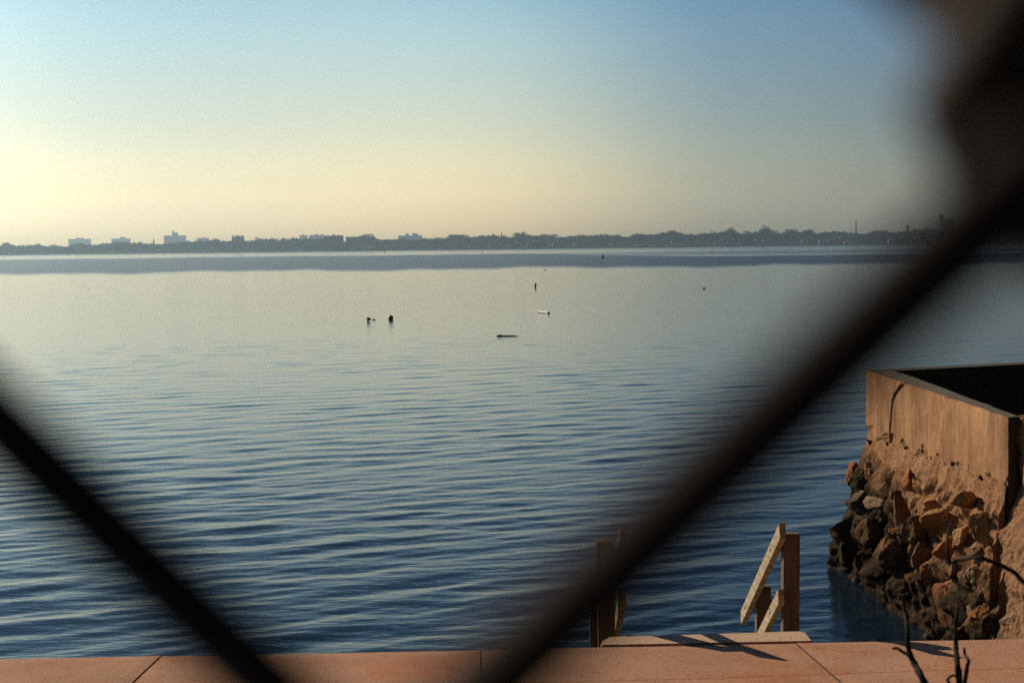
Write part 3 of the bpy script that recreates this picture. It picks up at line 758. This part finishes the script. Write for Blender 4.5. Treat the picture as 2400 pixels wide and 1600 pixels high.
# ------------------------------------------------------------------ far shore
def build_land():
    v = []; f = []; prof = [(2092, -1.0), (2094, 1.0), (2110, 1.6), (2200, 3), (2600, 5), (4100, 6)]
    xs = np.linspace(-2300, 2300, 120)
    for x in xs:
        for j, (y, z) in enumerate(prof):
            v.append((x * (y / 2092) ** .6, y + (4 * noise.noise(Vector((x * .02, 0, 0))) if j < 2 else 0), z))
    n = len(prof)
    for i in range(len(xs) - 1):
        for j in range(n - 1): f.append((i * n + j, (i + 1) * n + j, (i + 1) * n + j + 1, i * n + j + 1))
    o = pydata('terrain', v, f, mat('far_bank', (.018, .016, .015), .95, (.03, .027, .024), .05)); tag(o, 'low dark far shore', 'shore', kind='structure')
build_land()
TOP = [(-60, 572), (0, 576), (15, 568), (40, 573), (60, 577), (85, 569), (110, 577), (120, 573), (150, 577), (185, 568), (215, 572), (240, 568), (270, 565), (300, 565), (330, 567),
 (350, 570), (385, 570), (430, 565), (470, 563), (500, 558), (520, 562), (545, 563), (590, 562), (612, 555), (635, 557), (650, 561), (660, 558), (700, 554), (745, 559), (760, 557), (780, 551), (797, 555),
 (805, 566), (812, 562), (835, 551), (860, 548), (880, 553), (895, 560), (930, 557), (970, 560), (1000, 557), (1025, 555), (1060, 553), (1100, 552), (1145, 547), (1175, 550), (1200, 554),
 (1220, 544), (1240, 549), (1290, 550), (1310, 554), (1330, 550), (1370, 549), (1430, 548), (1445, 547), (1470, 554), (1490, 545), (1520, 548), (1560, 542), (1580, 538), (1600, 544), (1620, 546), (1650, 546),
 (1690, 540), (1715, 534), (1740, 545), (1770, 540), (1790, 531), (1800, 533), (1820, 543), (1850, 539), (1880, 538), (1895, 536), (1915, 544), (1940, 538), (1980, 540), (2010, 544), (2030, 544),
 (2060, 537), (2100, 542), (2140, 537), (2160, 534), (2190, 536), (2250, 536), (2470, 532)]
def topy(px): return float(np.interp(px, [a for a, b in TOP], [b for a, b in TOP]))
M_tree = [mat('winter_twigs', (.014, .012, .017), .95), mat('brown_twigs', (.075, .05, .045), .95), mat('evergreen', (.02, .035, .03), .95), mat('bark', (.05, .042, .038), .95)]
def twig_crown(seed, n=420, shape='round', fill=1.0, size=.055):
    """unit tree: height 1, crown of many small twig clusters in uneven lobes"""
    rnd = random.Random(seed); V = []; F = []
    lobes = []
    for _ in range(9 if shape == 'round' else 6):
        a = rnd.uniform(0, 6.28); rr = rnd.uniform(.05, .30)
        zc = rnd.uniform(.42, .80); lobes.append((Vector((rr * math.cos(a) * (1.2 - zc * .4), rr * math.sin(a), zc)), rnd.uniform(.13, .21)))
    for i in range(n):
        if shape == 'cone':
            z = rnd.uniform(.06, 1.0) ** .9; r_ = (1 - z) * .19 + .01; a = rnd.uniform(0, 6.28); q = r_ * math.sqrt(rnd.random()); p = Vector((q * math.cos(a), q * math.sin(a), z))
        else:
            c, r_ = rnd.choice(lobes); d = Vector((rnd.gauss(0, 1), rnd.gauss(0, 1), rnd.gauss(0, 1))).normalized() * r_ * rnd.uniform(.35, 1.0) ** .6; p = c + d
            if p.z > 1: p.z = 1 - rnd.uniform(0, .1)
        s_ = size * rnd.uniform(.5, 1.25)
        ax = Vector((rnd.gauss(0, 1), rnd.gauss(0, 1), rnd.gauss(.6, 1))).normalized(); bx = ax.orthogonal().normalized(); bx.rotate(Matrix.Rotation(rnd.uniform(0, 6.28), 3, ax))
        k = len(V); V += [p - ax * s_, p + bx * s_ * .45, p + ax * s_, p - bx * s_ * .45]; F.append((k, k + 1, k + 2, k + 3))
    return V, F, lobes
def branch_bm(lobes, seed):
    rnd = random.Random(seed); bm = bmesh.new()
    tube(bm, [(0, 0, -.03), (.003, 0, .15), (.0, .0, .34)], [.024, .017, .013], 6)
    for c, r_ in lobes:
        m_ = Vector((c.x * .45, c.y * .45, (.28 + c.z) / 2)); tube(bm, [(0, 0, rnd.uniform(.2, .33)), m_, c, c + Vector((c.x * .3, c.y * .3, r_ * .9))], [.011, .008, .005, .002], 4)
    return bm
PROTO = []
for k in range(9):
    shape = 'cone' if k == 8 else 'round'
    V, F, lobes = twig_crown(50 + k, 300 if k == 8 else (430 if k % 3 else 260), shape, size=.05 if k % 3 else .042)
    bm = branch_bm([] if shape == 'cone' else lobes, k)
    me = bpy.data.meshes.new('shore_tree'); bm.to_mesh(me); bm.free()
    # join trunk and crown in one small mesh
    tv = [v.co.copy() for v in me.vertices]; tf = [tuple(p.vertices) for p in me.polygons]; n0 = len(tv)
    me = bpy.data.meshes.new('shore_tree'); me.from_pydata([tuple(v) for v in tv + V], [], tf + [tuple(i + n0 for i in f) for f in F]); me.update()
    me.materials.append(M_tree[3]); me.materials.append(M_tree[2] if shape == 'cone' else M_tree[k % 2])
    for i, p in enumerate(me.polygons): p.material_index = 0 if i < len(tf) else 1
    PROTO.append(me)
rt = random.Random(21)
BR, BROWN = 'small bare winter tree in the hazy row along the far shore', 0
def tree(px, ytop, Y, wide, me, label=None, group='trees along the far shore', name='shore_tree'):
    base = aty(px, 590, Y); gz = 2.0 if Y < 2200 else 3.5
    zt = aty(px, ytop, Y).z; h = (zt - gz) / .97
    o = bpy.data.objects.new(name, me); link(o); o.location = (base.x, Y, gz - .3)
    o.scale = (h * wide, h * wide, h); o.rotation_euler = (0, 0, rt.uniform(0, 6.28))
    tag(o, label or BR, 'tree', group); return o
px = -50.0; cnt = 0
while px < 2460:
    ty = topy(px); Y = rt.uniform(2125, 2190)
    hpx = (horizon(px) + 6) - ty
    f_ = rt.uniform(.88, 1.12)
    if (758 < px < 806) or (811 < px < 842): f_ *= .75
    tree(px, horizon(px) + 6 - hpx * f_, Y, rt.uniform(.85, 1.35), PROTO[rt.randrange(8)])
    px += rt.uniform(8.5, 14.5) * (hpx / 30 * .5 + .5); cnt += 1
print('trees', cnt)
# lower trees and garden planting in front that close the gaps: one wood nobody could count
def build_wood():
    rr = random.Random(4); V = []; F = []
    for _ in range(42000):
        px = rr.uniform(-60, 2470); Y = rr.uniform(2112, 2260); hp = (horizon(px) + 6 - topy(px))
        q = rr.random() ** .75 * (.84 + .12 * noise.noise(Vector((px * .06, 0, Y * .01))))
        if 805 < px < 811: q *= .5
        top = aty(px, horizon(px) + 6 - hp * q, Y); p = Vector((top.x, Y, max(1.5, top.z)))
        s_ = rr.uniform(1.0, 3.0); ax = Vector((rr.gauss(0, 1), rr.gauss(0, .6), rr.gauss(.3, 1))).normalized(); bx = ax.orthogonal().normalized(); bx.rotate(Matrix.Rotation(rr.uniform(0, 6.28), 3, ax))
        k = len(V); V += [p - ax * s_, p + bx * s_ * .6, p + ax * s_, p - bx * s_ * .6]; F.append((k, k + 1, k + 2, k + 3))
    o = pydata('woodland', V, F, mat('thicket', (.016, .014, .020), .95, (.045, .032, .036), .06)); tag(o, 'dense hazy thicket filling the far shore under the trees', 'woodland', kind='stuff')
build_wood()
def big_tree(px, ytop, Y, wide, seed, label, cone=False, mt=0, dens=600):
    base = aty(px, 590, Y); gz = 2.0; h = (aty(px, ytop, Y).z - gz) / .98
    t = empty('bare_tree' if not cone else 'evergreen_tree', (base.x, Y, gz - .3)); t.scale = (h * wide, h * wide, h); tag(t, label, 'tree')
    V, F, lobes = twig_crown(seed, dens, 'cone' if cone else 'round', size=.04)
    bobj('trunk', branch_bm([] if cone else lobes, seed), M_tree[3], t); pydata('crown', V, F, M_tree[2] if cone else M_tree[mt], t)
big_tree(613, 550, 2120, 1.15, 301, 'round open crowned bare tree standing above the hazy wood left of centre', dens=260)
big_tree(637, 553, 2120, .8, 302, 'smaller round bare tree beside the open crowned one', dens=220)
big_tree(1718, 531, 2118, 1.3, 303, 'tall reddish bare tree rising above the wood right of centre', mt=1, dens=340)
big_tree(1795, 526, 2118, .9, 304, 'tallest dark bare tree of the far shore', dens=560)
big_tree(1222, 540, 2118, 1.0, 305, 'tall bushy bare tree at the middle of the far shore', dens=520)
big_tree(862, 547, 2118, 1.1, 306, 'wide bare tree beside the flat grey apartment block', dens=420)
big_tree(1575, 537, 2118, 1.3, 307, 'broad dark tree behind the red roofed boathouse', dens=620)
big_tree(361, 559, 2118, .8, 308, 'thin pointed evergreen left of the pale tower block', True)
big_tree(1176, 546, 2118, .8, 309, 'pointed dark evergreen left of the tallest central tree', True)
big_tree(1668, 540, 2118, .6, 310, 'narrow pointed tree left of the reddish bare tree', True)
big_tree(18, 566, 2120, 1.3, 311, 'rounded tree near the left end of the far shore', dens=500)

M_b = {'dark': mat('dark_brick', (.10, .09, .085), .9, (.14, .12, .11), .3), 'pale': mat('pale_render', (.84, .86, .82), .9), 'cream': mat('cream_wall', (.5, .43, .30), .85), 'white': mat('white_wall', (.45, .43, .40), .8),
       'brick': mat('orange_brick', (.5, .22, .12), .9), 'pink': mat('pink_brick', (.62, .34, .26), .9), 'roof': mat('red_roof', (.35, .12, .08), .9), 'slate': mat('grey_roof', (.16, .17, .18), .8), 'win': mat('window_glass', (.03, .035, .04), .25), 'steel': mat('mast_steel', (.3, .3, .3), .6)}
def block(px0, px1, ytop, Y, depth, mtn, label, extras=(), floors=True, name='apartment_building', cat='building', gz=2.0, wsz=1.6):
    a, b_ = aty(px0, 590, Y), aty(px1, 590, Y); xc = (a.x + b_.x) / 2; w = b_.x - a.x; h = aty((px0 + px1) / 2, ytop, Y).z - gz
    t = empty(name, (xc, Y + depth / 2, gz - .5)); tag(t, label, cat)
    bm = bmesh.new(); box(bm, (0, 0, (h + .5) / 2), (w, depth, h + .5)); bobj('wall', bm, M_b[mtn], t)
    bm = bmesh.new(); box(bm, (0, 0, h + .5 + .3), (w + .6, depth + .6, .6)); bobj('roof', bm, M_b['slate'], t)
    for (p0, p1, yt, kind) in extras:
        c = aty((p0 + p1) / 2, yt, Y); ww = (p1 - p0) * Y / FPX; hh = c.z - (gz - .5) - (h + 1.1)
        if hh <= 0: continue
        bm = bmesh.new()
        if kind == 'tank':
            lathe(bm, [(ww / 2 * .7, 0), (ww / 2, hh * .3), (ww / 2, hh * .75), (ww * .12, hh)], (c.x - xc, 0, h + 1.1), 14); bobj('water_tank', bm, M_b[mtn], t)
        elif kind == 'mast':
            tube(bm, [(c.x - xc, 0, h + 1.1), (c.x - xc, 0, h + 1.1 + hh)], max(.3, ww / 2), 6); bobj('mast', bm, M_b['steel'], t)
        else:
            box(bm, (c.x - xc, 0, h + 1.1 + hh / 2), (ww, min(ww, depth * .7), hh)); bobj('chimney' if ww < 4 else 'roof_house', bm, M_b[mtn], t)
    if floors:
        nf = max(1, int(h / 3.4)); nw = max(1, int(w / (wsz * 2.4))); cnt_ = 0
        for fl in range(nf):
            for k in range(nw):
                if cnt_ >= 90: break
                cnt_ += 1
                bm = bmesh.new(); x = -w / 2 + (k + .5) * w / nw; z = 2.2 + fl * (h - 1) / nf
                box(bm, (x, -depth / 2 - .02, z), (wsz, .12, 1.7)); bobj('window', bm, M_b['win'], t)
    return t
# nearer blocks in the wood
block(760, 803, 553, 2128, 16, 'dark', 'dark broad apartment block left of the gap in the trees', ((778, 782, 549, 'box'), (790, 793, 550, 'box')))
block(811, 841, 556, 2134, 16, 'dark', 'flat topped grey apartment block right of the gap in the trees', wsz=1.8)
block(1052, 1088, 551, 2230, 18, 'dark', 'flat dark roof block rising behind the trees right of centre')
block(544, 569, 556, 2230, 14, 'dark', 'building with thin chimneys above the hazy wood', ((543, 545, 550, 'box'), (549.5, 551.5, 551, 'box'), (553, 560, 552, 'box'), (563, 569, 552, 'box')))
block(1020, 1024, 563, 2112, 6, 'pink', 'left one of twin pink brick stair towers', name='brick_tower', floors=False)
block(1027, 1031, 562, 2112, 6, 'pink', 'right one of twin pink brick stair towers', name='brick_tower', floors=False)
block(907, 910, 563, 2112, 4, 'brick', 'single orange brick stack in front of the dark wood', name='brick_tower', floors=False)
# far pale blocks deep in the haze
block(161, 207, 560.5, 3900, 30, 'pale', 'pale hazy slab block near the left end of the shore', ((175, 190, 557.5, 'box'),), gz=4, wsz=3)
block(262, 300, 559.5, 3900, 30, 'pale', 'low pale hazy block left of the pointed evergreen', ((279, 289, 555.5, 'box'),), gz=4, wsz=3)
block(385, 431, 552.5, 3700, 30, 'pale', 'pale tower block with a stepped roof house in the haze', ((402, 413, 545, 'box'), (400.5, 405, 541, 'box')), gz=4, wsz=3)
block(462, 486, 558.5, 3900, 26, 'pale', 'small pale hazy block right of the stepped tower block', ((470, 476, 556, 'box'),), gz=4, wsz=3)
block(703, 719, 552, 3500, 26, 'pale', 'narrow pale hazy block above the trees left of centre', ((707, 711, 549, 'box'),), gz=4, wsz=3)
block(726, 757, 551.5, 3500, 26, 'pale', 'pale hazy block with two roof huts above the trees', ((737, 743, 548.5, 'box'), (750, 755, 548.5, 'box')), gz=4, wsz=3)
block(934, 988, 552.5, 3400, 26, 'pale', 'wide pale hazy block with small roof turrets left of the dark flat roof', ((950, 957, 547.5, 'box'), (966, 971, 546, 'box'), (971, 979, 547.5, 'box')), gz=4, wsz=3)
block(2125, 2131, 530, 2500, 8, 'dark', 'small square tower top above the trees at the right', ((2126, 2129, 528, 'box'),), floors=False, name='brick_tower')
block(2140, 2145, 536, 2500, 8, 'dark', 'low square turret right of the small tower top', (), floors=False, name='brick_tower')
block(2202, 2236, 514, 2600, 22, 'dark', 'tall dark apartment tower with a round tank behind the fence wire', ((2204, 2216, 502, 'tank'),))
def stack():
    Y = 2400; p = aty(2006, 590, Y); zt = aty(2006, 515, Y).z; t = empty('smokestack', (p.x, Y, 2)); tag(t, 'tall thin dark smokestack rising above the trees', 'chimney')
    bm = bmesh.new(); lathe(bm, [(1.6, 0), (1.3, (zt - 2) * .5), (.75, zt - 2.6)], n=16); bobj('shaft', bm, M_b['dark'], t)
    bm = bmesh.new(); lathe(bm, [(.95, zt - 2.6), (.95, zt - 2)], n=16); bobj('rim', bm, M_b['slate'], t)
stack()
def house(px0, px1, yeave, yridge, Y, wall, roof, label, name='house', depth=8, windows=2, door=True):
    a, b_ = aty(px0, 590, Y), aty(px1, 590, Y); xc = (a.x + b_.x) / 2; w = b_.x - a.x; gz = 1.2
    he = max(2.0, aty((px0 + px1) / 2, yeave, Y).z - gz); hr = max(he + .8, aty((px0 + px1) / 2, yridge, Y).z - gz)
    t = empty(name, (xc, Y + depth / 2, gz)); tag(t, label, 'house')
    bm = bmesh.new(); box(bm, (0, 0, he / 2), (w, depth, he)); bobj('wall', bm, M_b[wall], t)
    bm = bmesh.new(); e = .4
    v = [bm.verts.new(q) for q in ((-w / 2 - e, -depth / 2 - e, he + .01), (w / 2 + e, -depth / 2 - e, he + .01), (w / 2 + e, depth / 2 + e, he + .01), (-w / 2 - e, depth / 2 + e, he + .01), (-w / 2 - e, 0, hr), (w / 2 + e, 0, hr))]
    for f in ((0, 1, 5, 4), (2, 3, 4, 5), (1, 2, 5), (3, 0, 4), (0, 3, 2, 1)): bm.faces.new([v[i] for i in f])
    bobj('roof', bm, M_b[roof], t)
    for k in range(windows):
        bm = bmesh.new(); box(bm, (-w / 2 + (k + .5) * w / windows, -depth / 2 - .03, he * .55), (min(1.4, w / windows * .5), .1, min(1.3, he * .4))); bobj('window', bm, M_b['win'], t)
house(1490, 1541, 578.2, 574.5, 2096, 'brick', 'roof', 'long low boathouse with a red roof at the water', 'boathouse', windows=8)
house(1544, 1552, 571, 569, 2096, 'cream', 'slate', 'narrow tall cream boathouse right of the long red roof', 'boathouse', windows=1)
house(1241, 1262, 566.5, 563, 2112, 'dark', 'white', 'house with a pale grey roof among the trees right of centre')
house(1341, 1352, 576, 573, 2098, 'cream', 'slate', 'small cream house low on the shore below the dark trees')
house(1139, 1150, 580, 578, 2096, 'pink', 'slate', 'low pink walled house on the shore at the middle')
house(1184, 1192, 577, 575, 2096, 'cream', 'slate', 'tiny cream house on the shore right of the low pink house')
house(1143, 1147, 569, 567, 2110, 'cream', 'slate', 'tiny cream house higher among the trees above the pink house')
house(480, 497, 588.5, 586, 2097, 'white', 'white', 'low white shed on the shore below the pale stepped block', windows=3)
house(365, 381, 588, 585.5, 2100, 'pink', 'slate', 'low pinkish shed on the shore left of the stepped block', windows=3)
house(2083, 2087, 562, 560.5, 2097, 'white', 'white', 'tiny white house right of the smokestack', windows=1)
house(2193, 2196, 564.5, 563, 2097, 'white', 'white', 'tiny white house beside the fence wire', windows=1)
house(1979, 1990, 568, 565.5, 2097, 'cream', 'roof', 'tiny cream house below and left of the smokestack', windows=2)
house(1920, 1944, 564.5, 562, 2100, 'slate', 'slate', 'low grey green roofed house among the trees at the right', windows=3)
house(1562, 1582, 578, 576, 2096, 'white', 'slate', 'low white cottage right of the cream boathouse', windows=4)

# ------------------------------------------------------------------ bare shrub between the fence and the walkway
M_twig = mat('shrub_bark', (.014, .010, .006), .9, (.024, .017, .009), 60, bump=.4, bsc=300)
def build_shrub():
    D = 2.5; t = empty('bare_shrub', (.84, D, 2.65)); tag(t, 'leafless shrub with thin dark curved twigs in front of the walkway', 'shrub'); off = Vector(t.location)
    def br(pts, w0, w1, dd=0):
        P = [aty(x, y, D + dd + .03 * math.sin(i * 1.7)) for i, (x, y) in enumerate(pts)]
        # smooth
        Q = []
        for i in range(len(P) - 1):
            p0 = P[max(i - 1, 0)]; p1 = P[i]; p2 = P[i + 1]; p3 = P[min(i + 2, len(P) - 1)]
            for k in range(4):
                s = k / 4; Q.append(.5 * ((2 * p1) + (-p0 + p2) * s + (2 * p0 - 5 * p1 + 4 * p2 - p3) * s * s + (-p0 + 3 * p1 - 3 * p2 + p3) * s ** 3))
        Q.append(P[-1]); n = len(Q); mpp = D / FPX
        bm = bmesh.new(); tube(bm, [q - off for q in Q], [(w0 + (w1 - w0) * i / (n - 1)) * .78 * mpp / 2 * (1 + .12 * math.sin(i * 2.3)) for i in range(n)], 8)
        bobj('branch', bm, M_twig, t, True)
    br([(2330, 2300), (2290, 1980), (2225, 1720), (2167, 1600), (2147, 1561), (2133, 1533), (2128, 1505), (2126, 1470), (2120, 1430), (2116, 1395)], 30, 8)
    br([(2133, 1536), (2118, 1528), (2102, 1518), (2093, 1519)], 12, 7)
    br([(2280, 2300), (2262, 1900), (2248, 1600), (2245, 1566), (2241, 1525), (2240, 1495), (2240, 1460), (2246, 1420)], 26, 9, .04)
    br([(2252, 1640), (2262, 1590), (2267, 1560), (2270, 1548), (2262, 1534), (2260, 1517)], 15, 8, .03)
    br([(2262, 1660), (2225, 1600), (2222, 1590), (2232, 1582), (2242, 1584)], 12, 6, .03)
    br([(2300, 2300), (2560, 1900), (2560, 1520), (2470, 1420), (2400, 1365), (2376, 1340), (2335, 1320), (2293, 1306), (2250, 1312), (2227, 1318), (2221, 1300), (2220, 1265), (2225, 1240), (2232, 1222)], 19, 6, -.03)
build_shrub()

# ------------------------------------------------------------------ chain-link fence right in front of the camera
def build_fence():
    PHI = R(12); D0 = .082
    sd_ = Vector((math.cos(PHI), -math.sin(PHI), 0)); nrm = Vector((math.sin(PHI), math.cos(PHI), 0)); O = Vector((0, D0, CAM.z))
    def onp(px, py, off=0):
        d = ray(px, py); tt = (O + nrm * off - CAM).dot(nrm) / d.dot(nrm); p = CAM + d * tt - O; return p.dot(sd_), p.z
    b = .0046
    Rk = onp(2372, 330); lw1 = onp(45, 1032, .0058); lw2 = onp(491, 1461, .0058); rw1 = onp(1206, 1542, -.0058); rw2 = onp(2122, 690, -.0058)
    # the straight legs meet above the lower knuckle
    sR = (rw2[1] - rw1[1]) / (rw2[0] - rw1[0]); sL = (lw2[1] - lw1[1]) / (lw2[0] - lw1[0])
    cx_ = (lw1[1] - rw1[1] + sR * rw1[0] - sL * lw1[0]) / (sR - sL); cz = rw1[1] + sR * (cx_ - rw1[0])
    hw = Rk[0] - cx_; B = (cx_, cz - b)
    a1 = (hw, sR * hw + 2 * b); a2 = (-hw, -sL * hw + 2 * b)
    print('fence hw', hw, 'a1', a1, 'a2', a2, 'B', B, 'R', Rk)
    rw = .0028; dep = .0058
    bm = bmesh.new()
    # vertices at B + i*a1 + j*a2; column m=i-j
    def vtx(m_, n_):
        i = (n_ + m_) / 2; j = (n_ - m_) / 2; return Vector((B[0] + i * a1[0] + j * a2[0], B[1] + i * a1[1] + j * a2[1]))
    verts_all = []; faces_all = []
    for mcol in range(-60, 60):
        pts = []
        for n_ in range(-26, 24):
            for (mm, side) in ((mcol, -1), (mcol + 1, 1)):
                if (mm + n_) % 2 == 0:
                    c = vtx(mm, n_)
                    # side=-1: left bend of this wire; side=+1: right bend
                    x = c[0] - side * -.0 + side * rw * .9 - side * rw * 0
                    sgn = side
                    for q in (-1, -.5, 0, .5, 1):
                        yy = dep * (q * sgn)
                        xx = c[0] + side * (rw * 1.0 * (1 - abs(q) * .9))
                        pts.append((xx, c[1] + q * b * .9, yy, n_))
        pts.sort(key=lambda p: p[1]) if False else None
        P = [O + sd_ * x + Vector((0, 0, 1)) * z + nrm * y for x, z, y, n_ in pts]
        P = [p for p in P if 2.85 < p.z < 5.1]
        if len(P) > 3: tube(bm, P, rw, 7)
    o = bobj('chain_link_fence', bm, mat('dark_coated_wire', (.036, .028, .029), .85, (.048, .037, .037), 400, bump=.0), None, True)
    tag(o, 'dark chain link fence close to the lens, its diamond wires out of focus', 'fence')
build_fence()

# ------------------------------------------------------------------ haze
bm = bmesh.new(); box(bm, (0, 2010, 60), (5200, 4220, 130.0))
hz = bpy.data.materials.new('haze'); hz.use_nodes = True; ht = hz.node_tree; ht.nodes.clear()
pv = N(ht, 'ShaderNodeVolumePrincipled'); pv.inputs['Color'].default_value = (.52, .77, 1.0, 1); pv.inputs['Density'].default_value = .00018; pv.inputs['Anisotropy'].default_value = .6
ho = N(ht, 'ShaderNodeOutputMaterial'); ht.links.new(pv.outputs[0], ho.inputs['Volume'])
o = bobj('haze', bm, hz); tag(o, 'pale haze over the bay', 'haze', kind='stuff')
